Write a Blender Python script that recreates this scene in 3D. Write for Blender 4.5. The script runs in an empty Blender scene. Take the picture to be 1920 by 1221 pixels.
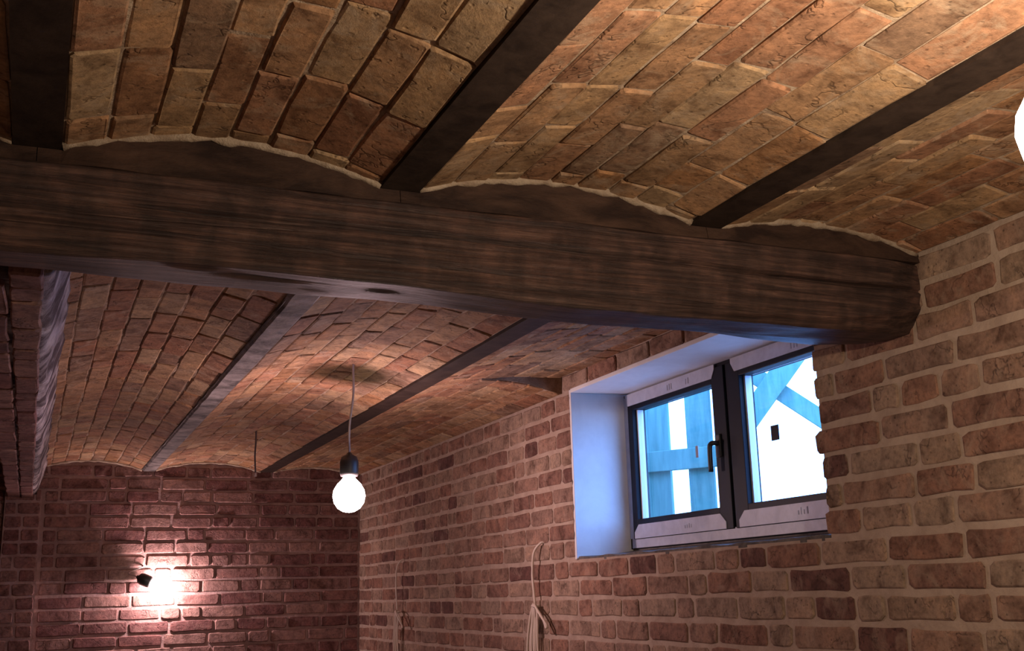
import bpy, bmesh, math, random
from mathutils import Vector, Matrix, noise

# ------------------------------------------------------------------ units
# room is measured in "bays" (one joist spacing = 0.68 m); eye height 1.5 m
U = 0.68
EYE = 1.5
def W(x, y, z):
    return Vector((x*U, y*U, z*U + EYE))

scene = bpy.context.scene
COL = scene.collection

# ------------------------------------------------------------------ camera
yaw, pitch, roll = 0.407, 0.237, -0.027
fwd = Vector((math.sin(yaw)*math.cos(pitch), math.cos(yaw)*math.cos(pitch), math.sin(pitch)))
rgt = Vector((math.cos(yaw), -math.sin(yaw), 0))
up = rgt.cross(fwd)
r2 = rgt*math.cos(roll) + up*math.sin(roll)
u2 = -rgt*math.sin(roll) + up*math.cos(roll)
cam_data = bpy.data.cameras.new('camera')
cam_data.sensor_width = 36.0
cam_data.lens = 36.0*2081.5/1920.0
cam_data.clip_start = 0.02
cam = bpy.data.objects.new('camera', cam_data)
COL.objects.link(cam)
m = Matrix((r2, u2, -fwd)).transposed().to_4x4()
m.translation = (0, 0, EYE)
cam.matrix_world = m
scene.camera = cam

# ------------------------------------------------------------------ sky, exposure
world = bpy.data.worlds.new('overcast_sky')
scene.world = world
world.use_nodes = True
bg = world.node_tree.nodes['Background']
bg.inputs['Color'].default_value = (0.20, 0.41, 1.0, 1)
bg.inputs['Strength'].default_value = 13.0
vs = scene.view_settings
vs.view_transform = 'Standard'
vs.look = 'None'
vs.exposure = 0.0
vs.gamma = 1.0
vs.use_curve_mapping = False

LAMP_PENDANT = 20.0      # pendant beyond the timber beam
LAMP_WALL = 21.0          # bare bulb at the back wall
LAMP_NEAR = 35.0         # pendant just right of the picture

# ------------------------------------------------------------------ helpers
def link(name, me, mat, parent=None):
    o = bpy.data.objects.new(name, me)
    COL.objects.link(o)
    if mat is not None and len(me.materials) == 0:
        me.materials.append(mat)
    if parent is not None:
        o.parent = parent
    return o

def mesh_from(verts, faces, smooth=False):
    me = bpy.data.meshes.new('mesh')
    me.from_pydata([tuple(v) for v in verts], [], faces)
    me.update()
    bm = bmesh.new(); bm.from_mesh(me)
    bmesh.ops.recalc_face_normals(bm, faces=bm.faces)
    bm.to_mesh(me); bm.free()
    if smooth:
        for p in me.polygons: p.use_smooth = True
    return me

def boxes(lst, bevel=0.0):
    """lst of (min,max) world boxes -> one mesh"""
    bm = bmesh.new()
    for a, b in lst:
        lo = [min(a[i], b[i]) for i in range(3)]; hi = [max(a[i], b[i]) for i in range(3)]
        vs_ = [bm.verts.new((x, y, z)) for x in (lo[0], hi[0]) for y in (lo[1], hi[1]) for z in (lo[2], hi[2])]
        for f in ((0,1,3,2),(4,6,7,5),(0,4,5,1),(2,3,7,6),(0,2,6,4),(1,5,7,3)):
            bm.faces.new([vs_[i] for i in f])
    if bevel > 0:
        bmesh.ops.bevel(bm, geom=list(bm.edges), offset=bevel, segments=2, affect='EDGES', profile=0.6)
    bmesh.ops.recalc_face_normals(bm, faces=bm.faces)
    me = bpy.data.meshes.new('mesh'); bm.to_mesh(me); bm.free()
    return me

def ubox(x0, x1, y0, y1, z0, z1):
    return (W(x0, y0, z0), W(x1, y1, z1))

def tube(pts, r, seg=8, cap=True):
    pts = [Vector(p) for p in pts]
    verts, faces = [], []
    n = len(pts)
    prev = None
    for i, p in enumerate(pts):
        t = (pts[min(i+1, n-1)] - pts[max(i-1, 0)]).normalized()
        if prev is None:
            a = t.orthogonal().normalized()
        else:
            a = (prev - t*prev.dot(t)).normalized()
        prev = a
        b = t.cross(a)
        rr = r[i] if isinstance(r, (list, tuple)) else r
        for k in range(seg):
            an = 2*math.pi*k/seg
            verts.append(p + a*(rr*math.cos(an)) + b*(rr*math.sin(an)))
    for i in range(n-1):
        for k in range(seg):
            k2 = (k+1) % seg
            faces.append((i*seg+k, i*seg+k2, (i+1)*seg+k2, (i+1)*seg+k))
    if cap:
        faces.append(tuple(range(seg)))
        faces.append(tuple((n-1)*seg+k for k in range(seg)))
    return mesh_from(verts, faces, True)

def lathe(profile, origin, axis, seg=20):
    axis = Vector(axis).normalized()
    a = axis.orthogonal().normalized(); b = axis.cross(a)
    origin = Vector(origin)
    verts, faces = [], []
    for (r, h) in profile:
        for k in range(seg):
            an = 2*math.pi*k/seg
            verts.append(origin + axis*h + a*(r*math.cos(an)) + b*(r*math.sin(an)))
    n = len(profile)
    for i in range(n-1):
        for k in range(seg):
            k2 = (k+1) % seg
            faces.append((i*seg+k, i*seg+k2, (i+1)*seg+k2, (i+1)*seg+k))
    faces.append(tuple(range(seg)))
    faces.append(tuple((n-1)*seg+k for k in range(seg)))
    return mesh_from(verts, faces, True)

def smooth_path(ctrl, n=8):
    """Catmull-Rom through control points"""
    c = [Vector(p) for p in ctrl]
    c = [c[0]*2-c[1]] + c + [c[-1]*2-c[-2]]
    out = []
    for i in range(1, len(c)-2):
        for k in range(n):
            t = k/n
            p0, p1, p2, p3 = c[i-1], c[i], c[i+1], c[i+2]
            out.append(0.5*((2*p1) + (p2-p0)*t + (2*p0-5*p1+4*p2-p3)*t*t + (3*p1-p0-3*p2+p3)*t*t*t))
    out.append(c[-2])
    return out

def tag(o, label, cat, group=None, kind=None):
    o['label'] = label; o['category'] = cat
    if group: o['group'] = group
    if kind: o['kind'] = kind
    return o

def empty(name, loc):
    o = bpy.data.objects.new(name, None)
    o.empty_display_size = 0.05
    COL.objects.link(o); o.location = loc
    return o

def adopt(o, parent):
    """parent while keeping the mesh (built in world coordinates) in place"""
    o.parent = parent
    o.location = -Vector(parent.location)
    return o

# ------------------------------------------------------------------ materials
def mat_new(name):
    mt = bpy.data.materials.new(name); mt.use_nodes = True
    nt = mt.node_tree; bs = nt.nodes['Principled BSDF']
    return mt, nt, bs

def N(nt, t, **kw):
    n = nt.nodes.new(t)
    for k, v in kw.items(): setattr(n, k, v)
    return n

def ramp(nt, stops, interp='LINEAR'):
    r = nt.nodes.new('ShaderNodeValToRGB')
    r.color_ramp.interpolation = interp
    el = r.color_ramp.elements
    while len(el) > 1: el.remove(el[0])
    el[0].position = stops[0][0]; el[0].color = (*stops[0][1], 1)
    for p, c in stops[1:]:
        e = el.new(p); e.color = (*c, 1)
    return r

def mixc(nt, fac, a, b, blend='MIX'):
    mx = nt.nodes.new('ShaderNodeMix'); mx.data_type = 'RGBA'; mx.blend_type = blend
    for idx, v in ((0, fac), (6, a), (7, b)):
        if hasattr(v, 'is_output') or hasattr(v, 'links'):
            nt.links.new(v, mx.inputs[idx])
        else:
            mx.inputs[idx].default_value = v if idx == 0 else (*v, 1)
    return mx.outputs[2]

def noise_tex(nt, vec, scale, detail=4, rough=0.6, distort=0.0):
    n = nt.nodes.new('ShaderNodeTexNoise')
    n.inputs['Scale'].default_value = scale
    n.inputs['Detail'].default_value = detail
    n.inputs['Roughness'].default_value = rough
    n.inputs['Distortion'].default_value = distort
    nt.links.new(vec, n.inputs['Vector'])
    return n.outputs['Fac']

def brick_material(name, palette, smear, bump=0.5, smear_amt=0.35):
    mt, nt, bs = mat_new(name)
    geo = N(nt, 'ShaderNodeNewGeometry'); oi = N(nt, 'ShaderNodeObjectInfo')
    off = N(nt, 'ShaderNodeVectorMath', operation='MULTIPLY_ADD')
    comb = N(nt, 'ShaderNodeCombineXYZ')
    for i in range(3): nt.links.new(oi.outputs['Random'], comb.inputs[i])
    nt.links.new(comb.outputs[0], off.inputs[0]); off.inputs[1].default_value = (37, 53, 71)
    nt.links.new(geo.outputs['Position'], off.inputs[2])
    vec = off.outputs[0]
    base = ramp(nt, [(i/len(palette), c) for i, c in enumerate(palette)], 'CONSTANT')
    nt.links.new(oi.outputs['Random'], base.inputs[0])
    col = base.outputs[0]
    # blotches of burnt and pale clay inside one brick
    n1 = noise_tex(nt, vec, 13, 3, 0.6, 0.6)
    r1 = ramp(nt, [(0.32, (0.55, 0.50, 0.48)), (0.5, (1, 1, 1)), (0.70, (1.35, 1.30, 1.22))])
    nt.links.new(n1, r1.inputs[0])
    col = mixc(nt, 1.0, col, r1.outputs[0], 'MULTIPLY')
    n2 = noise_tex(nt, vec, 75, 6, 0.72)
    r2_ = ramp(nt, [(0.33, (0.55, 0.55, 0.55)), (0.52, (1, 1, 1)), (0.75, (1.3, 1.3, 1.3))])
    nt.links.new(n2, r2_.inputs[0])
    col = mixc(nt, 0.8, col, r2_.outputs[0], 'MULTIPLY')
    # mortar smeared across the face
    n3 = noise_tex(nt, vec, 9, 5, 0.7, 1.2)
    r3 = ramp(nt, [(0.52, (0, 0, 0)), (0.68, (1, 1, 1))])
    nt.links.new(n3, r3.inputs[0])
    fm = N(nt, 'ShaderNodeMath', operation='MULTIPLY'); fm.inputs[1].default_value = smear_amt
    nt.links.new(r3.outputs[0], fm.inputs[0])
    col = mixc(nt, fm.outputs[0], col, smear)
    # hairline cracks and small pits
    n5 = noise_tex(nt, vec, 7.0, 4, 0.6, 0.1)
    r5 = ramp(nt, [(0.487, (1, 1, 1)), (0.5, (0, 0, 0)), (0.513, (1, 1, 1))])
    nt.links.new(n5, r5.inputs[0])
    n6 = noise_tex(nt, vec, 11, 2, 0.5)
    r6 = ramp(nt, [(0.50, (1, 1, 1)), (0.58, (0, 0, 0))])
    nt.links.new(n6, r6.inputs[0])
    crack = mixc(nt, 1.0, r5.outputs[0], r6.outputs[0], 'LIGHTEN')
    pit = N(nt, 'ShaderNodeTexVoronoi'); pit.inputs['Scale'].default_value = 46
    nt.links.new(vec, pit.inputs['Vector'])
    rp = ramp(nt, [(0.07, (0.35, 0.33, 0.32)), (0.17, (1, 1, 1))])
    nt.links.new(pit.outputs['Distance'], rp.inputs[0])
    lift = mixc(nt, 0.42, (1, 1, 1), crack)
    col = mixc(nt, 1.0, col, lift, 'MULTIPLY')
    col = mixc(nt, 0.8, col, rp.outputs[0], 'MULTIPLY')
    nt.links.new(col, bs.inputs['Base Color'])
    bs.inputs['Roughness'].default_value = 0.88
    bs.inputs['Specular IOR Level'].default_value = 0.2
    # relief
    n4 = noise_tex(nt, vec, 30, 8, 0.74, 0.0)
    b1 = N(nt, 'ShaderNodeBump'); b1.inputs['Strength'].default_value = bump; b1.inputs['Distance'].default_value = 0.012
    nt.links.new(n4, b1.inputs['Height'])
    vor = N(nt, 'ShaderNodeTexVoronoi'); vor.inputs['Scale'].default_value = 30
    nt.links.new(vec, vor.inputs['Vector'])
    rv = ramp(nt, [(0.04, (0, 0, 0)), (0.14, (1, 1, 1))])
    nt.links.new(vor.outputs['Distance'], rv.inputs[0])
    b2 = N(nt, 'ShaderNodeBump'); b2.inputs['Strength'].default_value = bump*0.7; b2.inputs['Distance'].default_value = 0.006
    nt.links.new(rv.outputs[0], b2.inputs['Height']); nt.links.new(b1.outputs[0], b2.inputs['Normal'])
    b3 = N(nt, 'ShaderNodeBump'); b3.inputs['Strength'].default_value = bump; b3.inputs['Distance'].default_value = 0.004
    nt.links.new(crack, b3.inputs['Height']); nt.links.new(b2.outputs[0], b3.inputs['Normal'])
    nt.links.new(b3.outputs[0], bs.inputs['Normal'])
    return mt

def rough_material(name, c1, c2, scale=12, bump=0.5, dist=0.01, rough=0.9, stretch=(1, 1, 1), detail=6, lo=0.35, hi=0.65, spec=0.2):
    mt, nt, bs = mat_new(name)
    geo = N(nt, 'ShaderNodeNewGeometry')
    mp = N(nt, 'ShaderNodeVectorMath', operation='MULTIPLY'); mp.inputs[1].default_value = stretch
    nt.links.new(geo.outputs['Position'], mp.inputs[0])
    n1 = noise_tex(nt, mp.outputs[0], scale, detail, 0.65, 0.4)
    r = ramp(nt, [(lo, c1), (hi, c2)])
    nt.links.new(n1, r.inputs[0]); nt.links.new(r.outputs[0], bs.inputs['Base Color'])
    bs.inputs['Roughness'].default_value = rough
    bs.inputs['Specular IOR Level'].default_value = spec
    n2 = noise_tex(nt, mp.outputs[0], scale*3.1, 6, 0.7)
    b = N(nt, 'ShaderNodeBump'); b.inputs['Strength'].default_value = bump; b.inputs['Distance'].default_value = dist
    nt.links.new(n2, b.inputs['Height']); nt.links.new(b.outputs[0], bs.inputs['Normal'])
    return mt

def plain_material(name, col, rough=0.5, metal=0.0, spec=0.5):
    mt, nt, bs = mat_new(name)
    bs.inputs['Base Color'].default_value = (*col, 1)
    bs.inputs['Roughness'].default_value = rough
    bs.inputs['Metallic'].default_value = metal
    bs.inputs['Specular IOR Level'].default_value = spec
    return mt

def wood_material():
    mt, nt, bs = mat_new('old_timber')
    geo = N(nt, 'ShaderNodeNewGeometry')
    def sv(s):
        mp = N(nt, 'ShaderNodeVectorMath', operation='MULTIPLY'); mp.inputs[1].default_value = s
        nt.links.new(geo.outputs['Position'], mp.inputs[0]); return mp.outputs[0]
    grain = noise_tex(nt, sv((1.6, 40, 40)), 2.2, 8, 0.7, 0.5)
    r = ramp(nt, [(0.30, (0.014, 0.007, 0.006)), (0.48, (0.050, 0.027, 0.021)), (0.62, (0.10, 0.057, 0.042)), (0.8, (0.17, 0.105, 0.08))])
    nt.links.new(grain, r.inputs[0])
    # adze facets: short upright patches, worn paler
    pat = noise_tex(nt, sv((13, 2.5, 9)), 1.3, 3, 0.55, 0.3)
    rp = ramp(nt, [(0.36, (0.6, 0.57, 0.57)), (0.50, (0.9, 0.88, 0.87)), (0.66, (1.5, 1.4, 1.35))])
    nt.links.new(pat, rp.inputs[0])
    col = mixc(nt, 0.9, r.outputs[0], rp.outputs[0], 'MULTIPLY')
    nt.links.new(col, bs.inputs['Base Color'])
    bs.inputs['Roughness'].default_value = 0.56
    bs.inputs['Specular IOR Level'].default_value = 0.45
    b = N(nt, 'ShaderNodeBump'); b.inputs['Strength'].default_value = 0.85; b.inputs['Distance'].default_value = 0.009
    nt.links.new(grain, b.inputs['Height'])
    b2 = N(nt, 'ShaderNodeBump'); b2.inputs['Strength'].default_value = 0.3; b2.inputs['Distance'].default_value = 0.005
    nt.links.new(pat, b2.inputs['Height']); nt.links.new(b.outputs[0], b2.inputs['Normal'])
    nt.links.new(b2.outputs[0], bs.inputs['Normal'])
    return mt

VAULT_PAL = [(0.33, 0.180, 0.085), (0.38, 0.245, 0.13), (0.31, 0.165, 0.085), (0.40, 0.275, 0.155), (0.345, 0.185, 0.105),
             (0.33, 0.205, 0.11), (0.29, 0.145, 0.08), (0.39, 0.235, 0.125), (0.34, 0.185, 0.10), (0.25, 0.155, 0.095), (0.37, 0.215, 0.115)]
WALL_PAL = [(0.29, 0.180, 0.130), (0.26, 0.140, 0.098), (0.34, 0.235, 0.170), (0.28, 0.175, 0.125), (0.31, 0.190, 0.135),
            (0.23, 0.128, 0.094), (0.32, 0.230, 0.168), (0.28, 0.155, 0.108), (0.15, 0.075, 0.060), (0.30, 0.205, 0.145), (0.27, 0.175, 0.130)]
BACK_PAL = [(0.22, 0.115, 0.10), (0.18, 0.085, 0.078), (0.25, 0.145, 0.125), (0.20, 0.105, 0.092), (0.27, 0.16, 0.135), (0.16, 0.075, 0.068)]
M_vault = brick_material('vault_brick', VAULT_PAL, (0.48, 0.37, 0.25), 0.55, 0.55)
M_wall = brick_material('wall_brick', WALL_PAL, (0.46, 0.34, 0.25), 0.45, 0.40)
M_back = brick_material('back_wall_brick', BACK_PAL, (0.42, 0.28, 0.23), 0.55, 0.30)
M_mort_v = rough_material('vault_mortar', (0.24, 0.16, 0.10), (0.56, 0.44, 0.31), 14, 0.8, 0.012)
M_mort_w = rough_material('wall_mortar', (0.37, 0.275, 0.21), (0.49, 0.38, 0.295), 10, 0.6, 0.008)
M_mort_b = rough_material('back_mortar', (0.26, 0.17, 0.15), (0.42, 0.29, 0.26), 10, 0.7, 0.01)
M_fillet = rough_material('pale_mortar', (0.30, 0.22, 0.15), (0.50, 0.41, 0.30), 20, 0.8, 0.01)
M_wood = wood_material()
M_fill = rough_material('dark_filler_board', (0.022, 0.012, 0.009), (0.085, 0.048, 0.032), 6, 0.5, 0.008, 0.75, (1, 1, 3), 6, 0.38, 0.75)
M_steel = rough_material('dark_painted_steel', (0.020, 0.013, 0.010), (0.045, 0.030, 0.022), 18, 0.25, 0.004, 0.6)
M_steel_lime = rough_material('limewashed_steel', (0.05, 0.045, 0.043), (0.30, 0.27, 0.25), 9, 0.6, 0.008, 0.8, (1, 1, 1), 6, 0.38, 0.66)
M_plaster = rough_material('white_plaster', (0.74, 0.74, 0.74), (0.82, 0.82, 0.82), 8, 0.15, 0.004, 0.85)
M_greyrender = rough_material('grey_cement', (0.09, 0.08, 0.075), (0.20, 0.18, 0.165), 14, 0.7, 0.01)
M_downstand = rough_material('limed_masonry', (0.07, 0.05, 0.055), (0.55, 0.49, 0.49), 6, 0.9, 0.02, 0.85, (1, 1, 1), 7, 0.44, 0.62)
M_dark = plain_material('anthracite_plastic', (0.006, 0.007, 0.012), 0.5, 0, .15)
M_film = rough_material('white_film', (0.42, 0.44, 0.50), (0.52, 0.54, 0.60), 20, 0.1, 0.001, 0.45, spec=0.4)
M_print = plain_material('film_print', (0.30, 0.31, 0.36), 0.6)
M_bead_shine = plain_material('bead_reflection', (0.72, 0.75, 0.78), 0.35)  # glazing reflection put into the bead's colour
M_cable = plain_material('white_cable', (0.62, 0.52, 0.42), 0.5)
M_cord = plain_material('grey_cord', (0.38, 0.30, 0.28), 0.5)
M_darkcord = plain_material('dark_cord', (0.05, 0.03, 0.03), 0.5)
M_socket = plain_material('black_socket', (0.02, 0.018, 0.018), 0.45)
M_fence = rough_material('pale_blue_boards', (0.08, 0.21, 0.19), (0.15, 0.32, 0.28), 5, 0.3, 0.005, 0.8, (4, 4, 0.6))
M_floor = rough_material('concrete_floor', (0.22, 0.19, 0.17), (0.32, 0.28, 0.25), 6, 0.4, 0.01)
M_ground = rough_material('yard_gravel', (0.25, 0.25, 0.24), (0.40, 0.40, 0.38), 30, 0.5, 0.02)

def glass_material():
    mt, nt, bs = mat_new('window_glass')
    nt.nodes.remove(bs)
    out = nt.nodes['Material Output']
    tr = N(nt, 'ShaderNodeBsdfTransparent'); tr.inputs[0].default_value = (0.90, 0.95, 0.98, 1)
    gl = N(nt, 'ShaderNodeBsdfGlossy'); gl.inputs['Roughness'].default_value = 0.03
    lw = N(nt, 'ShaderNodeLayerWeight')
    pw = N(nt, 'ShaderNodeMath', operation='POWER'); pw.inputs[1].default_value = 4.0
    nt.links.new(lw.outputs['Facing'], pw.inputs[0])
    fr = N(nt, 'ShaderNodeMath', operation='MULTIPLY_ADD'); fr.inputs[1].default_value = 0.6; fr.inputs[2].default_value = 0.03
    nt.links.new(pw.outputs[0], fr.inputs[0])
    mx = N(nt, 'ShaderNodeMixShader')
    nt.links.new(fr.outputs[0], mx.inputs[0]); nt.links.new(tr.outputs[0], mx.inputs[1]); nt.links.new(gl.outputs[0], mx.inputs[2])
    nt.links.new(mx.outputs[0], out.inputs[0])
    return mt
M_glass = glass_material()

def bulb_material():
    mt, nt, bs = mat_new('lit_frosted_bulb')
    nt.nodes.remove(bs)
    out = nt.nodes['Material Output']
    tr = N(nt, 'ShaderNodeBsdfTransparent')
    em = N(nt, 'ShaderNodeEmission'); em.inputs[0].default_value = (1, 0.86, 0.78, 1); em.inputs[1].default_value = 14
    ad = N(nt, 'ShaderNodeAddShader')
    nt.links.new(tr.outputs[0], ad.inputs[0]); nt.links.new(em.outputs[0], ad.inputs[1])
    nt.links.new(ad.outputs[0], out.inputs[0])
    return mt
M_bulb = bulb_material()

def brick_texture_material():
    """walls the picture never shows: flat brick pattern only"""
    mt, nt, bs = mat_new('plain_brickwork')
    tc = N(nt, 'ShaderNodeTexCoord')
    bt = N(nt, 'ShaderNodeTexBrick')
    bt.inputs['Color1'].default_value = (0.30, 0.155, 0.095, 1); bt.inputs['Color2'].default_value = (0.24, 0.11, 0.07, 1)
    bt.inputs['Mortar'].default_value = (0.45, 0.33, 0.24, 1)
    bt.inputs['Scale'].default_value = 1.0; bt.inputs['Brick Width'].default_value = 0.26; bt.inputs['Row Height'].default_value = 0.077
    bt.inputs['Mortar Size'].default_value = 0.008
    mp = N(nt, 'ShaderNodeMapping'); mp.inputs['Rotation'].default_value = (math.radians(90), 0, 0)
    nt.links.new(tc.outputs['Object'], mp.inputs[0]); nt.links.new(mp.outputs[0], bt.inputs['Vector'])
    nt.links.new(bt.outputs['Color'], bs.inputs['Base Color']); bs.inputs['Roughness'].default_value = 0.9
    return mt
M_plainbrick = brick_texture_material()

# ------------------------------------------------------------------ brick pieces (unit meshes shared by many objects)
RB = random.Random(7)
def brick_mesh(aspect, mat, chip=1.0):
    """unit brick: x,y in -0.5..0.5, face at z=1, embedded to z=-3; 10-gon worn outline"""
    hx, hy = aspect/2, 0.5
    c = lambda: RB.uniform(0.04, 0.17)*chip
    pts = []
    for sx, sy, first in ((1, -1, 'y'), (1, 1, 'x'), (-1, 1, 'y'), (-1, -1, 'x')):
        pass
    j = lambda s: RB.uniform(-s, s)
    def corner(sx, sy):
        return c(), c()
    a, b = corner(1, -1); pts += [(hx-a*1.3, -hy+j(.03)), (hx+j(.04), -hy+b)]
    a, b = corner(1, 1); pts += [(hx+j(.04), hy-b), (hx-a*1.3, hy+j(.03))]
    pts += [(j(.3)*aspect, hy+j(.055)*chip)]
    a, b = corner(-1, 1); pts += [(-hx+a*1.3, hy+j(.03)), (-hx+j(.04), hy-b)]
    a, b = corner(-1, -1); pts += [(-hx+j(.04), -hy+b), (-hx+a*1.3, -hy+j(.03))]
    pts += [(j(.3)*aspect, -hy+j(.055)*chip)]
    n = len(pts)
    verts, faces = [], []
    for x, y in pts: verts.append((x/aspect, y, -3))
    for x, y in pts: verts.append((x/aspect, y, 0.55))
    for x, y in pts:
        k = 0.06
        ix = x - math.copysign(min(abs(x), k*1.0), x) if abs(x) > 0.3*aspect else x
        iy = y - math.copysign(k, y)
        verts.append((ix/aspect, iy, 1.0 + j(.10)))
    for i in range(n):
        i2 = (i+1) % n
        faces.append((i, i2, n+i2, n+i)); faces.append((n+i, n+i2, 2*n+i2, 2*n+i))
    faces.append(tuple(range(2*n, 3*n)))
    me = mesh_from(verts, faces)
    me.materials.append(mat)
    return me

def brick_set(mat, chip=1.0):
    return {'s': [brick_mesh(3.4, mat, chip) for _ in range(12)],
            'q': [brick_mesh(2.3, mat, chip) for _ in range(6)],
            'h': [brick_mesh(1.6, mat, chip) for _ in range(8)]}
S_vault = brick_set(M_vault, 0.55)
S_wall = brick_set(M_wall, 1.25)
S_back = brick_set(M_back, 0.9)

def place_brick(bs_, R, parent, centre, xdir, ndir, length, height, proud):
    asp = length/height
    key = 's' if asp > 2.8 else ('q' if asp > 1.9 else 'h')
    me = R.choice(bs_[key])
    o = bpy.data.objects.new('brick', me)
    COL.objects.link(o); o.parent = parent
    X = Vector(xdir).normalized(); Z = Vector(ndir).normalized(); Y = Z.cross(X)
    # small random rotation in plane
    a = R.uniform(-0.012, 0.012)
    X2 = X*math.cos(a) + Y*math.sin(a); Y2 = -X*math.sin(a) + Y*math.cos(a)
    sx = length*(1 if R.random() < .5 else -1)
    sy = height*(1 if sx > 0 else -1)      # keep handedness
    mt = Matrix((X2*sx, Y2*sy, Z*proud)).transposed().to_4x4()
    mt.translation = Vector(centre)
    o.matrix_local = mt
    return o

def lay_row(R, a, b, gap, first=None, lens=((0.375, .62), (0.185, .22), (0.28, .16)), jit=0.03):
    """cut the run a..b into bricks; returns (start,end) pairs"""
    out = []; p = a
    nxt = first
    while p < b - 0.03:
        if nxt is not None:
            L = nxt; nxt = None
        else:
            t = R.random(); acc = 0
            for l, w in lens:
                acc += w
                if t <= acc: break
            L = l + R.uniform(-jit, jit)
        e = min(p + L, b)
        if b - e < 0.09: e = b
        out.append((p + gap/2, e - gap/2)); p = e
    return out

# ------------------------------------------------------------------ main dimensions (bays)
JOIST_X = [-1.055, -0.058, 0.948, 2.027]
JH = 0.06            # half flange
XR = 2.936           # right wall face
XL = -2.05
YB0, YB1 = 3.0, 3.46 # timber beam
YW = 10.725          # back wall face
YF = -2.2            # wall behind the viewer
ZJ = 1.190           # underside of joists
ZS = 1.198           # springing of vaults
RISE = 0.078
ZTOP = 1.50
ZFLOOR = -EYE/U
OY0, OY1 = 3.69, 5.95    # window opening
OZ0, OZ1 = 0.184, 1.190
MX = 3.297               # room-side plane of the window frame

# ------------------------------------------------------------------ floor and shell
o = link('floor', boxes([(W(XL-.4, YF-.4, ZFLOOR-.15), W(XR+.55, YW+.4, ZFLOOR))]), M_floor)
tag(o, 'bare grey concrete cellar floor below the picture', 'floor', kind='structure')
o = link('wall_left', boxes([(W(XL-.4, YF-.4, ZFLOOR), W(XL, YW+.4, ZTOP+.1))]), M_plainbrick)
tag(o, 'brick cellar wall far to the left, outside the picture', 'wall', kind='structure')
o = link('wall_front', boxes([(W(XL, YF-.4, ZFLOOR), W(XR, YF, ZTOP+.1))]), M_plainbrick)
tag(o, 'brick cellar wall behind the viewer', 'wall', kind='structure')
o = link('ceiling_slab', boxes([(W(XL-.4, YF-.4, ZTOP), W(XR+.6, YW+.4, ZTOP+.1))]), M_floor)
tag(o, 'concrete slab hidden above the brick vaults', 'ceiling', kind='structure')

# ------------------------------------------------------------------ vault bays
def arc_z(x, x0, x1, rise=RISE, zs=ZS):
    t = (x-x0)/(x1-x0)
    return zs + rise*(1-(2*t-1)**2)

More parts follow.
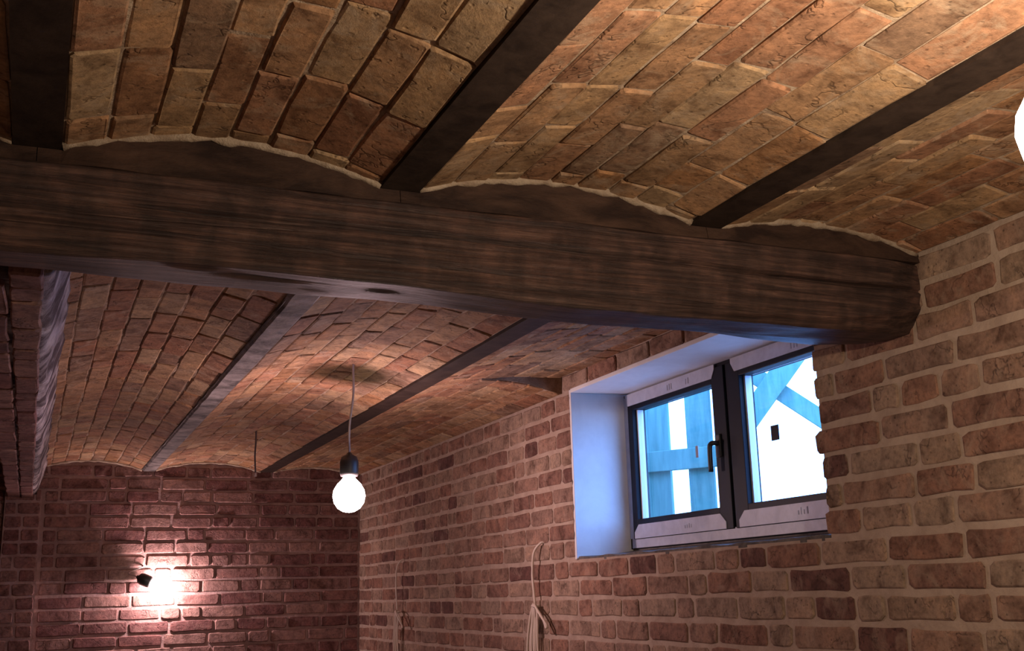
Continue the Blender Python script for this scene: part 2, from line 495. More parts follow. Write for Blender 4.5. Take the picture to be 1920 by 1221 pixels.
def vault_bay(cx0, cx1, x0, x1, zs, rise, label, ncourse, seed, bricks=True, zs1=None, pocket=None):
    R = random.Random(seed)
    if zs1 is None: zs1 = zs
    def zz(x, y=0.0):
        t = (x-x0)/(x1-x0)
        if pocket and pocket[0] < y < pocket[1]:      # raised over the window
            return zs + (pocket[2]-zs)*t + rise*.45*(1-(2*t-1)**2)
        return zs + (zs1-zs)*t + rise*(1-(2*t-1)**2)
    # solid: profile swept along y, underside is the mortar bed (recessed above the brick faces)
    ys = [YF, 1.0, YW+.05] if not bricks else [YF] + [1.0 + (YW+.05-1.0)*i/70 for i in range(71)]
    if pocket: ys = sorted([y for y in ys if abs(y-pocket[0]) > .01 and abs(y-pocket[1]) > .01] + [pocket[0]-.001, pocket[0]+.001, pocket[1]-.001, pocket[1]+.001])
    nx = 24
    xs = [cx0] + [x0 + (x1-x0)*i/nx for i in range(nx+1)] + [cx1]
    rec = 0.0055/U
    verts, faces = [], []
    m_ = len(xs)
    for y in ys:
        for x in xs:
            z = zz(min(max(x, x0), x1), y) + rec
            z += 0.007*noise.noise(Vector((x*9, y*5, seed))) - .002 if x0 < x < x1 else 0
            verts.append(W(x, y, z))
        for x in xs: verts.append(W(x, y, ZTOP))
    st = 2*m_
    for i in range(len(ys)-1):
        for k in range(m_-1):
            a = i*st+k; b = (i+1)*st+k
            faces.append((a, a+1, b+1, b)); faces.append((a+m_, b+m_, b+m_+1, a+m_+1))
        faces.append((i*st, (i+1)*st, (i+1)*st+m_, i*st+m_))
        faces.append((i*st+m_-1, i*st+2*m_-1, (i+1)*st+2*m_-1, (i+1)*st+m_-1))
    for i in (0, len(ys)-1):
        for k in range(m_-1):
            a = i*st+k; faces.append((a, a+m_, a+m_+1, a+1))
    me = mesh_from(verts, faces, False)
    bay = link('ceiling', me, M_mort_v)
    tag(bay, label, 'ceiling', kind='structure')
    if bricks:
        w = (x1-x0)/ncourse
        edges = [x0 + w*i for i in range(ncourse+1)]
        for i in range(1, ncourse): edges[i] += R.uniform(-.006, .006)
        for i in range(ncourse):
            xa, xb = edges[i], edges[i+1]
            xm = (xa+xb)/2
            start = 0.85 - R.uniform(0, .37)
            LN = dict(lens=((0.375, .84), (0.19, .09), (0.28, .07)), jit=0.022)
            if pocket: rows = lay_row(R, start, pocket[1], 0.011, **LN) + lay_row(R, pocket[1], YW, 0.011, first=R.uniform(.15, .37), **LN)
            else: rows = lay_row(R, start, YW, 0.011, **LN)
            for (p, q) in rows:
                za, zb = zz(xa, (p+q)/2), zz(xb, (p+q)/2)
                nrm = Vector((zb-za, 0, -(xb-xa))).normalized()
                if p > YB0+.03 and q < YB1-.05: continue
                wd = math.hypot(xb-xa, zb-za) - R.uniform(0.002, 0.012)
                tilt = R.uniform(-.032, .032)
                n2 = (nrm + Vector((tilt, R.uniform(-.012, .012), 0))).normalized()
                dx = R.uniform(-.003, .003)
                place_brick(S_vault, R, bay, W(xm+dx, (p+q)/2, (za+zb)/2+rec), (0, 1, 0), n2, (q-p)*U, wd*U, R.uniform(.0035, .0085))
    # pale mortar fillets where the vault meets beam and back wall
    def fillet(y, dz, r, s):
        pts = []
        for i in range(33):
            x = x0 + (x1-x0)*i/32
            pts.append(W(x, y + .008*noise.noise(Vector((x*7, s, seed))), zz(x) + dz))
        rad = [U*r*(0.9+0.7*noise.noise(Vector((i*.55, s, seed+3.3)))) for i in range(33)]
        f = link('mortar_fillet', tube(pts, rad, 8), M_fillet, bay)
        f['label'] = 'pale ragged mortar line along the arch'
    if bricks:
        fillet(YB0+.020, .002, .017, 1.0)
        fillet(YW-.006, -.004, .014, 2.0)
    return bay

vault_bay(XL, JOIST_X[0], XL, JOIST_X[0]-JH, ZS, RISE, 'shallow brick vault bay along the unseen left wall', 9, 3, bricks=False)
vault_bay(JOIST_X[0], JOIST_X[1], JOIST_X[0]+JH, JOIST_X[1]-JH, ZS, RISE, 'shallow brick vault bay left of the leftmost dark joist', 8, 11)
vault_bay(JOIST_X[1], JOIST_X[2], JOIST_X[1]+JH, JOIST_X[2]-JH, ZS, RISE, 'shallow orange-brown brick vault bay between the two left joists', 8, 12)
vault_bay(JOIST_X[2], JOIST_X[3], JOIST_X[2]+JH, JOIST_X[3]-JH, ZS, RISE, 'shallow brick vault bay above the hanging lamp', 9, 13)
vault_bay(JOIST_X[3], XR+.3, JOIST_X[3]+JH, XR, ZS, RISE*.75, 'shallow brick vault bay running along the window wall', 8, 14, zs1=1.180, pocket=(3.30, 6.08, 1.285))

# ------------------------------------------------------------------ right wall
RW = random.Random(21)
XO = XR + 0.47
rec = 0.006/U
wr_boxes = [ubox(XR+rec, XO, YF, YW+.1, ZFLOOR, OZ0),
            ubox(XR+rec, XO, YF, OY0-.03, OZ0, ZTOP),
            ubox(XR+rec, XO, OY1, YW+.1, OZ0, ZTOP),
            ubox(XR+rec, XO, OY0-.03, OY1, OZ1, ZTOP)]
wall_r = link('wall_right', boxes(wr_boxes), M_mort_w)
tag(wall_r, 'pale-jointed brown brick wall with the small window', 'wall', kind='structure')
pitch_r = 0.1105
row = 0
for i in range(-6, 9):
    z0 = OZ0 + i*pitch_r; z1 = z0 + pitch_r
    wob = RW.uniform(-.004, .004)
    runs = [(1.95, YW)] if i < 0 else [(1.95, OY0+RW.uniform(-.03, .035)), (OY1, YW)]
    for (a, b) in runs:
        if a == OY1:
            a = OY1 + 0.012
            rl = lay_row(RW, a, b, .020, first=RW.choice([.16, .30, .37, .22]))
        else:
            rl = lay_row(RW, a - RW.uniform(0, .3), b, .023)
        for (p, q) in rl:
            if p > YB0+.06 and q < YB1-.05 and z0 > .93: continue
            h = pitch_r - RW.uniform(.017, .028)
            place_brick(S_wall, RW, wall_r, W(XR+rec, (p+q)/2, (z0+z1)/2+wob+RW.uniform(-.002, .002)), (0, 1, 0), (-1, 0, 0), (q-p)*U, h*U, RW.uniform(.0025, .006))
# row of lintel bricks above the opening, under the raised vault
y = OY1 + .11
while y > 3.5:
    L = RW.uniform(.33, .38)
    place_brick(S_wall, RW, wall_r, W(XR+rec, y-L/2, OZ1+.052), (0, 1, 0), (-1, 0, 0), (L-.018)*U, .088*U, .008)
    y -= L
# plastered reveal: far jamb and head, rough cement sill
def plaster_sheet(x0, x1, y0, y1, z0, z1): return ubox(x0, x1, y0, y1, z0, z1)
o = link('plaster_jamb', boxes([ubox(XR-.004, MX+.02, OY1-.012, OY1+.012, OZ0, OZ1)], .003), M_plaster, wall_r)
o['label'] = 'smooth white plaster jamb'
o = link('plaster_head', boxes([ubox(XR-.006, MX+.02, OY0-.02, OY1-.012, OZ1-.020, OZ1+.004)], .003), M_plaster, wall_r)
o['label'] = 'smooth white plaster head'
# ragged cement edge along jamb and sill
pts = [W(XR+.004+.004*noise.noise(Vector((i*.9, 0, 5))), OY1+.008+.005*noise.noise(Vector((i*1.3, 1, 5))), OZ0+.0+(OZ1-OZ0)*i/40) for i in range(41)]
o = link('ragged_plaster_edge', tube(pts, [U*.010*(.7+.9*abs(noise.noise(Vector((i*.7, 3, 2))))) for i in range(41)], 6), M_greyrender, wall_r)
def ledge():
    verts, faces = [], []
    n = 60
    for i in range(n+1):
        y = OY0-.02 + (OY1+.02-OY0)*i/n
        e = .010*noise.noise(Vector((y*6, 2, 1)))
        d = .012*noise.noise(Vector((y*9, 7, 1)))
        verts += [W(XR+.012+d, y, OZ0-.01), W(XR+.012+d, y, OZ0+.012+e), W(XR+.20, y, OZ0+.022+e*.3), W(MX+.05, y, OZ0+.05), W(MX+.05, y, OZ0-.01)]
    for i in range(n):
        for k in range(5):
            k2 = (k+1) % 5
            faces.append((i*5+k, i*5+k2, (i+1)*5+k2, (i+1)*5+k))
    faces.append(tuple(range(5))); faces.append(tuple(n*5+k for k in range(5)))
    return mesh_from(verts, faces)
o = link('cement_sill', ledge(), M_greyrender, wall_r); o['label'] = 'rough grey cement sill'

# ------------------------------------------------------------------ back wall
RK = random.Random(33)
PX0, PX1 = -0.24, 0.055
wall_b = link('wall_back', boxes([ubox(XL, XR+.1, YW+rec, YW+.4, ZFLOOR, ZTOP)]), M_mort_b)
tag(wall_b, 'dark red brick back wall with the bare bulb', 'wall', kind='structure')
pil = link('pilaster', boxes([ubox(PX0, PX1, YW-.075, YW+.05, ZFLOOR, .955)]), M_mort_b, wall_b)
pitch_b = 0.1155
for i in range(-6, 11):
    z0 = -.032 + i*pitch_b; z1 = z0 + pitch_b
    for side in (0, 1):
        a, b = ((-0.95, PX0), (PX1+.02, XR))[side]
        if side == 1: first = RK.choice([.12, .3, .2, .37])
        else: first = None
        if z0 > .95 and side == 1: a = -.1
        for (p, q) in lay_row(RK, a, b, .022, first=first):
            h = pitch_b - RK.uniform(.018, .030)
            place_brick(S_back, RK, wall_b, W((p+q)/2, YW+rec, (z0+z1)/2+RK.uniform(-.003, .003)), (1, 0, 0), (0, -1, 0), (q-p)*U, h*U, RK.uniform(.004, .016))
    if z0 < .90:
        cut = RK.choice([-.09, -.1, .0, -.14])
        for (p, q) in ((PX0, cut), (cut, PX1)):
            place_brick(S_back, RK, wall_b, W((p+q)/2, YW-.075, (z0+z1)/2), (1, 0, 0), (0, -1, 0), (q-p-.02)*U, (pitch_b-.022)*U, RK.uniform(.005, .010))

# ------------------------------------------------------------------ window
win = empty('window_1', W(MX, 4.82, OZ0+.06))
tag(win, 'small two-sash cellar window with dark frame and white film strips', 'window', kind='structure')
FZ0, FZ1 = .238, 1.166
FY0, FY1 = 3.69, 5.945
def part(name, bxs, mat, parent, bevel=.0025, label=None):
    me = boxes(bxs, bevel)
    o = link(name, me, mat)
    o.parent = parent
    # parents are at the window base; undo their offset
    p = parent; off_ = Vector((0, 0, 0))
    while p is not None:
        off_ += Vector(p.location); p = p.parent
    o.location = -off_
    if label: o['label'] = label
    return o
# outer frame members
part('frame_jamb', [ubox(MX, MX+.10, FY1-.075, FY1, FZ0, FZ1)], M_dark, win)
part('frame_jamb', [ubox(MX, MX+.10, FY0, FY0+.075, FZ0, FZ1)], M_dark, win)
part('frame_head', [ubox(MX, MX+.10, FY0+.075, FY1-.075, FZ1-.05, FZ1)], M_dark, win)
part('frame_sill', [ubox(MX, MX+.10, FY0+.075, FY1-.075, FZ0, FZ0+.085)], M_dark, win)
part('sill_gap_blocker', [ubox(MX+.012, MX+.09, FY0, FY1, OZ0-.012, FZ0)], M_greyrender, win)  # added strip, blocks daylight leaking under the frame
part('frame_mullion', [ubox(MX, MX+.10, 4.79, 4.87, FZ0+.085, FZ1-.05)], M_dark, win)
part('film_strip', [ubox(MX-.004, MX, FY1-.068, FY1-.004, FZ0+.06, FZ1-.02)], M_film, win, .001, 'white film on the jamb')
part('film_strip', [ubox(MX-.004, MX, FY0+.02, FY1-.03, FZ0+.004, FZ0+.062)], M_film, win, .001, 'white film on the bottom frame')

def trapezoid(x, ya, yb, za, zb, cut, low):
    """film strip with slanted ends; the cut grows towards the glass side"""
    yi0, yi1 = ya+cut, yb-cut
    if low: co = [(ya, za), (yb, za), (yb, za+.45*(zb-za)), (yi1, zb), (yi0, zb), (ya, za+.45*(zb-za))]
    else:   co = [(ya, zb), (yb, zb), (yb, zb-.35*(zb-za)), (yi1, za), (yi0, za), (ya, zb-.35*(zb-za))]
    v = [W(x-.004, a, b) for a, b in co] + [W(x, a, b) for a, b in co]
    n = len(co)
    f = [tuple(range(n)), tuple(range(n, 2*n))] + [(i, (i+1) % n, n+(i+1) % n, n+i) for i in range(n)]
    return mesh_from(v, f)

GZ0, GZ1 = .408, 1.060
SX = MX-.012
def sash(y_in0, y_in1, handle_side, film_top, film_bot):
    """y_in: glass edges"""
    s = empty('sash', W(SX, (y_in0+y_in1)/2, GZ0) - Vector(win.location)); s.parent = win
    o0, o1 = y_in0-.125, y_in1+.045
    if handle_side == 0: o0, o1 = y_in0-.115, y_in1+.055
    else: o0, o1 = y_in0-.055, y_in1+.115
    part('sash_stile', [ubox(SX, SX+.09, o0, y_in0, GZ0-.115, GZ1+.085)], M_dark, s)
    part('sash_stile', [ubox(SX, SX+.09, y_in1, o1, GZ0-.115, GZ1+.085)], M_dark, s)
    part('sash_rail', [ubox(SX, SX+.09, y_in0, y_in1, GZ1, GZ1+.085)], M_dark, s)
    part('sash_rail', [ubox(SX, SX+.09, y_in0, y_in1, GZ0-.115, GZ0)], M_dark, s)
    # glazing beads; one coloured pale to hold the reflection beside the glass
    part('glazing_bead', [ubox(SX+.03, SX+.07, y_in1-.014, y_in1, GZ0, GZ1)], M_bead_shine, s, .001)
    part('glazing_bead', [ubox(SX+.03, SX+.07, y_in0, y_in0+.012, GZ0, GZ1)], M_dark, s, .001)
    part('pane', [ubox(SX+.055, SX+.062, y_in0+.001, y_in1-.001, GZ0+.001, GZ1-.001)], M_glass, s, 0)
    for me, nm in ((trapezoid(SX, film_top[0], film_top[1], GZ1+.028, GZ1+.100, .03, False), 'white film on the top rail'),
                   (trapezoid(SX, film_bot[0], film_bot[1], GZ0-.112, GZ0-.032, .05, True), 'white film on the bottom rail')):
        o = link('film_strip', me, M_film); o.parent = s
        o.location = -(Vector(s.location)+Vector(win.location)); o['label'] = nm
    return s
sL = sash(4.955, 5.825, 0, (4.915, 5.90), (4.90, 5.86))
sR = sash(3.835, 4.700, 1, (3.72, 4.76), (3.74, 4.78))
# smudged print on the films
RP = random.Random(5)
def marks(parent, y0, z0, n, h):
    bx = []
    for k in range(n):
        y = y0 - k*.022
        bx.append(ubox(SX-.0055, SX-.0035, y-.004-RP.random()*.005, y, z0, z0+h*RP.uniform(.5, 1)))
    part('film_print', bx, M_print, parent, 0, 'smudged grey print')
marks(sL, 5.40, GZ1+.045, 3, .035); marks(sL, 5.20, GZ1+.045, 2, .04); marks(sL, 5.30, GZ0-.085, 4, .03)
marks(sR, 4.25, GZ1+.045, 3, .035); marks(sR, 4.30, GZ0-.085, 4, .035)
# small flat patches on the panes
part('pane_mark', [ubox(SX+.048, SX+.054, 4.47, 4.53, .70, .775)], M_dark, sR, .001, 'small dark patch on the pane')
part('pane_mark', [ubox(SX+.048, SX+.054, 5.20, 5.225, .70, .765)], M_print, sL, .001, 'small grey patch on the pane')
# handle: rose, neck and lever hanging down
hy, hz = 4.915, .735
h = part('handle', [ubox(SX-.014, SX, hy-.022, hy+.022, hz-.07, hz+.05)], M_socket, sL, .004, 'black window handle')
pth = smooth_path([W(SX-.005, hy, hz), W(SX-.035, hy, hz+.004), W(SX-.048, hy+.012, hz-.003), W(SX-.050, hy+.018, hz-.03), W(SX-.050, hy+.020, hz-.145)], 6)
lv = link('handle_lever', tube(pth, U*.013, 10), M_socket); lv.parent = sL
lv.location = -(Vector(sL.location)+Vector(win.location)); lv['label'] = 'black lever hanging down'

# ------------------------------------------------------------------ outside the window
o = link('ground', boxes([(W(XO, -6, -.05), W(30, 30, .02))]), M_ground)
tag(o, 'grey yard ground outside the window', 'ground', kind='structure')
# board fence seen through the left sash
fo = W(4.44, 7.27, 0.0); fo.z = W(0, 0, .02).z
fence = empty('board_fence', fo)
fence.rotation_euler = (0, 0, math.radians(124.4))
tag(fence, 'pale blue board fence seen through the left sash', 'fence')
def fpart(name, x0, x1, y0, y1, z0, z1):
    o = link(name, boxes([((x0*U, y0*U, z0*U), (x1*U, y1*U, z1*U))], .004), M_fence, fence)
    return o
for (a, b) in ((-.46, -.372), (-.322, -.122), (.024, .34), (.36, .68), (.70, 1.05)):
    fpart('fence_board', a, b, -.02, .02, 0, 2.1)
fpart('fence_rail', -.46, 1.05, .021, .06, .850, 1.005)
fpart('fence_rail', -.46, 1.05, .021, .06, .15, .30)
fpart('fence_post', 1.00, 1.12, .071, .19, 0, 2.1)
# crossed braces seen through the right sash
bo = W(4.79, 6.41, .02)
brace = empty('cross_brace', bo)
brace.rotation_euler = (0, 0, math.radians(-36.6))
tag(brace, 'crossed pale blue boards seen through the right sash', 'brace')
def brace_board(name, p, q, w, yoff):
    d = Vector((q[0]-p[0], 0, q[1]-p[1])); L = d.length; d.normalize(); nrm = Vector((0, 1, 0)).cross(d)
    v = []
    for yy in (yoff-.025, yoff+.025):
        for (s, t) in ((0, -1), (1, -1), (1, 1), (0, 1)):
            v.append((Vector((p[0], yy, p[1])) + d*(L*s) + nrm*(w/2*t))*U)
    f = [(0, 1, 2, 3), (4, 5, 6, 7), (0, 1, 5, 4), (1, 2, 6, 5), (2, 3, 7, 6), (3, 0, 4, 7)]
    return link(name, mesh_from(v, f), M_fence, brace)
brace_board('brace_board', (-.36, .947), (.48, 1.997), .154, 0)
brace_board('brace_board', (-.36, 1.632), (1.00, .571), .116, .055)
brace_board('top_board', (-.40, 2.05), (1.06, 2.05), .16, -.06)
for px in (-.33, 1.0):
    brace_board('brace_post', (px, 0), (px, 2.13), .10, .11)

# ------------------------------------------------------------------ timber beam
def lerp_tab(tab, x):
    if x <= tab[0][0]: return tab[0][1]
    for (a, va), (b, vb) in zip(tab, tab[1:]):
        if x <= b:
            t = (x-a)/(b-a); t = t*t*(3-2*t)
            return va + (vb-va)*t
    return tab[-1][1]
ZBT = 1.150
def beam_section(x):
    zb = lerp_tab([(-2, .90), (.2, .893), (.86, .887), (1.6, .862), (2.4, .862), (2.8, .872), (3.1, .905)], x)
    yf = 3.0 + lerp_tab([(-2, 0), (2.4, 0), (2.75, .006), (3.0, .035)], x)
    ch = lerp_tab([(-2, .02), (1.8, .025), (2.5, .04), (3.0, .09)], x)    # front lower arris
    rear = lerp_tab([(-2, 3.44), (1.2, 3.46), (2.2, 3.50), (3.0, 3.62)], x)
    ctrl = [(yf+.02, ZBT, 2), (yf, ZBT-.015, 52), (yf-.002, zb+ch+.06, 12), (yf+.004, zb+ch, 6), (yf+ch*.8, zb+.006, 12), (yf+.20, zb+.006, 10), (rear-.07, zb+.07, 5), (rear, zb+.14, 6), (rear+.01, ZBT-.02, 2), (rear, ZBT, 6)]
    pts = []
    for i in range(len(ctrl)):
        a = ctrl[i]; b = ctrl[(i+1) % len(ctrl)]
        for k in range(a[2]):
            t = k/a[2]
            pts.append((a[0]+(b[0]-a[0])*t, a[1]+(b[1]-a[1])*t))
    return pts
def crack_depth(x, z):
    d = 0
    for (base, amp, sl, w, dep, xa, xb) in ((1.050, .018, -.004, .0060, .034, .1, 3.0), (.975, .010, -.02, .0045, .020, -.4, 1.5), (1.105, .008, .012, .004, .016, .7, 2.2), (.935, .008, -.012, .004, .014, 1.2, 2.7), (1.015, .006, .01, .004, .014, -1, .8)):
        if xa < x < xb:
            zc = base + sl*x + amp*noise.noise(Vector((x*1.1, base*50, 0))) + .004*noise.noise(Vector((x*7, base*50, 3)))
            fade = min(1, (x-xa)/.25, (xb-x)/.25)
            d = max(d, dep*fade*math.exp(-((z-zc)/w)**2))
    return d
nxb = 300
verts, faces = [], []
bx0, bx1 = XL-.05, XR+.12
for i in range(nxb+1):
    x = bx0 + (bx1-bx0)*i/nxb
    sec = beam_section(x)
    cy = sum(p[0] for p in sec)/len(sec); cz = sum(p[1] for p in sec)/len(sec)
    for (y, z) in sec:
        n1 = noise.noise(Vector((x*1.3, y*5, z*5)))*.010 + noise.noise(Vector((x*5, y*14, z*16)))*.0045 + noise.noise(Vector((x*3, y*40, z*45)))*.0022
        adze = .003*abs(noise.noise(Vector((x*9, 0, z*3))))
        dy, dz = y-cy, z-cz
        ln = math.hypot(dy, dz)
        y2 = y + dy/ln*n1; z2 = z + dz/ln*n1
        if z2 > ZBT: z2 = ZBT
        if y < 3.06 and z > .9:
            y2 += crack_depth(x, z) + adze
        verts.append(W(x, y2, z2))
ns = len(sec)
for i in range(nxb):
    for k in range(ns):
        k2 = (k+1) % ns
        faces.append((i*ns+k, i*ns+k2, (i+1)*ns+k2, (i+1)*ns+k))
faces.append(tuple(range(ns))); faces.append(tuple(nxb*ns+k for k in range(ns)))
beam = empty('timber_beam', W(.45, 3.23, .89))
tag(beam, 'massive dark brown hewn timber beam crossing under the joists', 'beam')
o = link('beam_log', mesh_from(verts, faces, True), M_wood); adopt(o, beam)
# dark filler pieces between beam top and the arches
def filler(cx0, cx1, x0, x1, zs, rise, zs1):
    n = 28; v = []; f = []
    xs = [cx0+.001] + [x0 + (x1-x0)*i/n for i in range(n+1)] + [cx1-.001]
    for x in xs:
        t = min(max((x-x0)/(x1-x0), 0), 1)
        zt = zs + (zs1-zs)*t + rise*(1-(2*t-1)**2) + .012 if x0 < x < x1 else ZJ - .002
        jy = .010*noise.noise(Vector((x*4, 0, 9)))
        jb = .006*noise.noise(Vector((x*5, 4, 9)))
        v += [W(x, YB0+.014+jy, ZBT-.004+jb), W(x, YB0+.022+jy*.4, zt), W(x, YB1-.06, zt), W(x, YB1-.06, ZBT-.004)]
    m_ = len(xs)
    for i in range(m_-1):
        for k in range(4):
            k2 = (k+1) % 4
            f.append((i*4+k, i*4+k2, (i+1)*4+k2, (i+1)*4+k))
    f.append((0, 1, 2, 3)); f.append(tuple((m_-1)*4+k for k in range(4)))
    o = link('arch_filler', mesh_from(v, f), M_fill); adopt(o, beam)
    o['label'] = 'blackened filler board shaped to the arch'
for j in range(4):
    c0 = JOIST_X[j]; c1 = JOIST_X[j+1] if j < 3 else XR+.02
    last = j == 3
    filler(c0, c1, c0+JH, c1-JH if not last else XR, ZS, RISE*(.75 if last else 1), 1.180 if last else ZS)

# ------------------------------------------------------------------ steel joists
JL = ['leftmost dark steel joist in the brick ceiling', 'dark steel joist second from the left, ending limewashed beyond the beam', 'thin dark steel joist nearest the window wall']
def joist(x, label):
    e = empty('steel_joist', W(x, YF, ZJ))
    tag(e, label, 'joist', 'steel joists carrying the brick vaults')
    v = []; f = []
    ys = [YF+.02 + (YW-.0-YF-.02)*i/60 for i in range(61)]
    t = .030
    for y in ys:
        w = JH
        v += [W(x-w, y, ZJ), W(x+w, y, ZJ), W(x+w, y, ZJ+t*.6), W(x+.012, y, ZJ+t), W(x+.012, y, ZTOP-.005), W(x-.012, y, ZTOP-.005), W(x-.012, y, ZJ+t), W(x-w, y, ZJ+t*.6)]
    for i in range(60):
        for k in range(8):
            k2 = (k+1) % 8
            f.append((i*8+k, i*8+k2, (i+1)*8+k2, (i+1)*8+k))
    f.append(tuple(range(8))); f.append(tuple(60*8+k for k in range(8)))
    o = link('flange', mesh_from(v, f), M_steel); adopt(o, e)
    return e
joist(JOIST_X[0], 'dark steel joist beyond the left edge of the picture')
for x, l in zip(JOIST_X[1:], JL):
    e = joist(x, l)
    if x == JOIST_X[2]:
        # skin of limewash left on the underside beyond the beam
        v, f = [], []
        n = 90
        for i in range(n+1):
            y = 3.6 + (YW-.03-3.6)*i/n
            a = .006*noise.noise(Vector((y*5, 1, 1))); b = .006*noise.noise(Vector((y*5, 9, 1)))
            zc = ZJ-.010-.004*abs(noise.noise(Vector((y*6, 5, 5))))
            v += [W(x-JH-.004+a, y, ZJ+.006), W(x-JH*.8+a, y, zc), W(x+JH*.8+b, y, zc), W(x+JH+.004+b, y, ZJ+.006)]
        for i in range(n):
            for k in range(4):
                k2 = (k+1) % 4
                f.append((i*4+k, i*4+k2, (i+1)*4+k2, (i+1)*4+k))
        f.append((0, 1, 2, 3)); f.append(tuple(n*4+k for k in range(4)))
        o = link('limewash_skin', mesh_from(v, f), M_steel_lime); adopt(o, e)
        o['label'] = 'patchy grey limewash on the flange'

# ------------------------------------------------------------------ masonry downstand at the left
def downstand():
    e = empty('masonry_beam', W(-.10, YB1+.1, .945))
    tag(e, 'limed brick downstand beam running from the timber beam to the back wall', 'beam')
    sec = [(-.245, 1.205), (-.245, 1.10), (-.240, 1.00), (-.225, .962), (-.19, .946), (-.12, .943), (-.05, .944), (-.012, .950), (.008, .972), (.022, 1.02), (.036, 1.07), (.050, 1.12), (.062, 1.17), (.068, 1.205)]
    v, f = [], []
    n = 150; s = len(sec)
    for i in range(n+1):
        y = YB1-.04 + (YW-.02-YB1+.04)*i/n
        for (x, z) in sec:
            d = .016*noise.noise(Vector((x*9, y*5, z*9))) + .006*noise.noise(Vector((x*30, y*16, z*30)))
            dz = 0 if z > 1.19 else d*(.7 if x < -.0 else .2)
            v.append(W(x + (d if x > -.02 else -d*.3), y, z+dz))
    for i in range(n):
        for k in range(s):
            k2 = (k+1) % s
            f.append((i*s+k, i*s+k2, (i+1)*s+k2, (i+1)*s+k))
    f.append(tuple(range(s))); f.append(tuple(n*s+k for k in range(s)))
    o = link('limed_core', mesh_from(v, f, True), M_downstand); adopt(o, e)
    R = random.Random(91)
    base = Vector(e.location)
    for k, (x0, x1) in enumerate(((-.225, -.125), (-.115, -.022))):
        for (p, q) in lay_row(R, YB1+.05 - R.uniform(0, .2), YW-.02, .022, lens=((.375, .8), (.2, .2))):
            b = place_brick(S_back, R, e, W((x0+x1)/2, (p+q)/2, .940) - base, (0, 1, 0), (R.uniform(-.04, .04), 0, -1), (q-p)*U, (x1-x0)*U, R.uniform(.006, .011))
downstand()

# ------------------------------------------------------------------ lamps
def lamp_light(parent, world_pos, power, col, radius=.018):
    ld = bpy.data.lights.new('bulb_light', 'POINT')
    ld.energy = power; ld.color = col; ld.shadow_soft_size = radius
    lo = bpy.data.objects.new('bulb_light', ld); COL.objects.link(lo)
    lo.parent = parent; lo.location = Vector(world_pos) - Vector(parent.location)

BULB = [(.0005, -.105), (.018, -.102), (.034, -.092), (.046, -.075), (.050, -.055), (.047, -.036), (.036, -.017), (.022, -.003), (.016, .006), (.0155, .016)]
SOCK = [(.0005, .080), (.006, .080), (.010, .074), (.024, .066), (.029, .050), (.029, .016), (.026, .006), (.0005, .006)]
BK = 1.25  # bulb and holder enlarged; the size takes in the blown-out glow
BULB = [(r*BK, h*BK) for r, h in BULB]; SOCK = [(r*BK, h*BK) for r, h in SOCK]
def bulb_on(parent, top, axis, col):
    """top: point where bulb meets socket; axis: towards the socket"""
    b = link('bulb', lathe(BULB, top, axis, 24), M_bulb); adopt(b, parent)
    s = link('socket', lathe(SOCK, top, axis, 20), M_socket); adopt(s, parent)
    s['label'] = 'black lampholder'; b['label'] = 'glowing bare bulb'

def pendant(name, label, ceiling_pt, bulb_c, power, col, sway=.007):
    ceiling_pt = Vector(ceiling_pt); bulb_c = Vector(bulb_c)
    e = empty(name, ceiling_pt)
    tag(e, label, 'lamp', 'bare bulbs')
    top = bulb_c + Vector((0, 0, .055*BK))
    end = top + Vector((0, 0, .078*BK))
    mid1 = ceiling_pt.lerp(end, .35) + Vector((sway, sway*.3, 0)); mid2 = ceiling_pt.lerp(end, .7) + Vector((-sway*.5, 0, 0))
    o = link('cord', tube(smooth_path([ceiling_pt + Vector((0, 0, .03)), ceiling_pt, mid1, mid2, end], 8), .0042, 8), M_cord); adopt(o, e)
    bulb_on(e, top, (0, 0, 1), col)
    lamp_light(e, bulb_c, power, col)
    return e
pendant('pendant_lamp', 'bare glowing bulb hanging on a long cord beyond the timber beam', W(1.585, 5.937, 1.29), W(1.635, 6.19, .560), LAMP_PENDANT, (1.0, .62, .68))
pendant('pendant_lamp', 'bare bulb cut off by the right edge of the picture', W(1.513, 1.177, 1.275), W(1.513, 1.177, 0.712), LAMP_NEAR, (1.0, .77, .57))

# bare bulb on a cable stub at the back wall
wl = empty('wall_bulb', W(1.02, YW, .20))
tag(wl, 'bare glowing bulb on a cable stub close to the back wall', 'lamp', 'bare bulbs')
bc = W(1.105, YW-.118, .135)
ax = Vector((-.86, .10, .38)).normalized()
top = bc + ax*.055*BK
bulb_on(wl, top, ax, None)
o = link('cord', tube(smooth_path([top+ax*.078*BK, top+ax*.11*BK+Vector((-.01, .02, .01)), W(.93, YW-.02, .32), W(.93, YW+.03, .33)], 6), .0042, 8), M_cord); adopt(o, wl)
lamp_light(wl, bc, LAMP_WALL, (1.0, .65, .70))

# unused cord end hanging from the vault near the back wall
cd = empty('hanging_cord', W(1.54, 8.634, 1.29))
tag(cd, 'short dark cord end hanging from the vault near the back wall', 'cord')
o = link('cord', tube(smooth_path([W(1.54, 8.634, 1.30), W(1.541, 8.634, 1.20), W(1.536, 8.63, 1.08), W(1.545, 8.635, .95)], 6), .0045, 8), M_darkcord); adopt(o, cd)
o = link('cord_tip', tube([W(1.545, 8.635, .955), W(1.546, 8.635, .925)], .0065, 8), M_cord); adopt(o, cd)

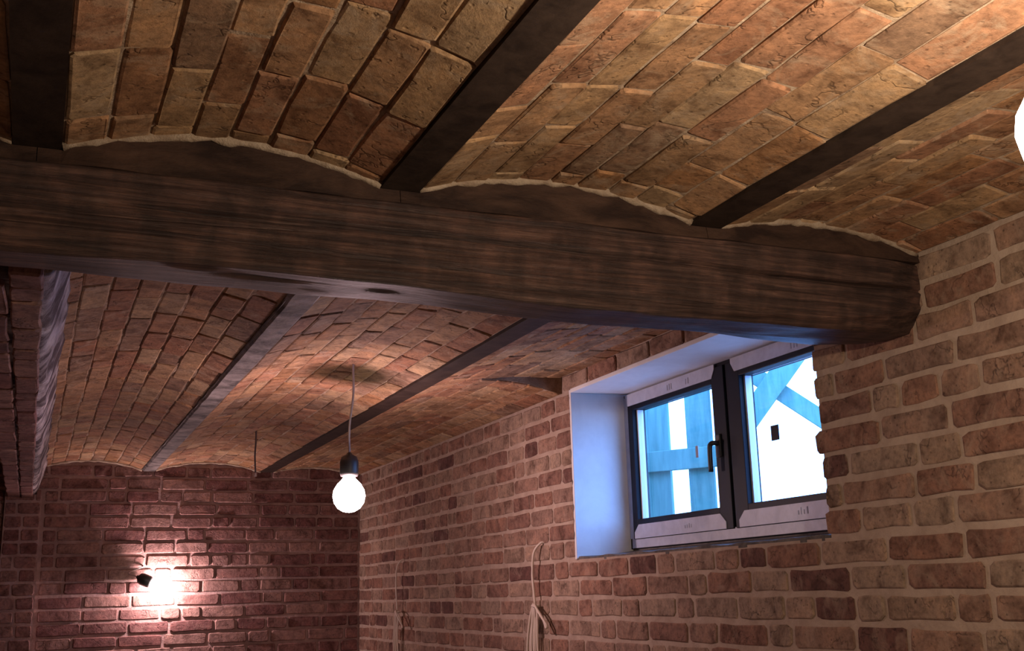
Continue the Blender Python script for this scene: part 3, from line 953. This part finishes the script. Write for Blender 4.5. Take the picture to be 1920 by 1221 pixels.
# ------------------------------------------------------------------ cable bundles on the window wall
def cable_bundle(label, y, ztop, zknot, loops, length, seed, r):
    R = random.Random(seed)
    e = empty('cable_bundle', W(XR, y, ztop))
    tag(e, label, 'cable', 'cable ends on the window wall')
    X0 = XR - .025
    pth = smooth_path([W(XR+.02, y, ztop), W(XR-.012, y+.01, ztop-.002), W(X0-.02, y+.045, ztop-.06), W(X0-.02, y+.075, ztop-.18), W(X0-.02, y+.07, (ztop+zknot)/2-.06), W(X0-.015, y+.06, zknot)], 8)
    o = link('cable_drop', tube(pth, r, 8), M_cable); adopt(o, e)
    yk = y+.06
    for k in range(loops):
        a = (k-(loops-1)/2)*.030
        d = R.uniform(-.03, .03); L = length*R.uniform(.92, 1.05)
        xo = X0 - .012 - .012*(k % 2)
        pth = smooth_path([W(xo, yk+.004, zknot+.005), W(xo-.008, yk+a*.7+.02, zknot-.10), W(xo-.008, yk+a+.05+d*.2, zknot-L*.55), W(xo-.004, yk+a+.05, zknot-L*.93), W(xo, yk+a+.03, zknot-L), W(xo, yk+a*.9+.008, zknot-L*.93), W(xo-.004, yk+a*.9+.02, zknot-L*.5), W(xo, yk+a*.4-.004, zknot-.07), W(xo, yk-.004, zknot)], 6)
        o = link('cable_loop', tube(pth, r, 8), M_cable); adopt(o, e)
    pth = smooth_path([W(X0-.015, yk, zknot-.005), W(X0-.04, yk-.05, zknot-.005), W(X0-.05, yk-.14, zknot-.055), W(X0-.035, yk-.20, zknot-.12), W(X0-.03, yk-.185, zknot-.135), W(X0-.02, yk-.12, zknot-.085), W(X0-.012, yk-.01, zknot-.02)], 8)
    o = link('cable_tail', tube(pth, r, 8), M_cable); adopt(o, e)
    pth = [W(X0-.012, yk+.035*math.cos(t*.7), zknot-.01+.004*math.sin(t*2)) + Vector((.02*math.sin(t*.7)*.6, 0, 0)) for t in range(0, 19)]
    o = link('cable_wrap', tube(pth, r, 8), M_cable); adopt(o, e)
cable_bundle('looped white cable bundle hanging below the window corner', 6.416, .304, -.068, 4, .50, 4, .0052)
cable_bundle('thin looped cable bundle hanging near the back corner', 9.29, .307, -.114, 3, .40, 8, .0045)
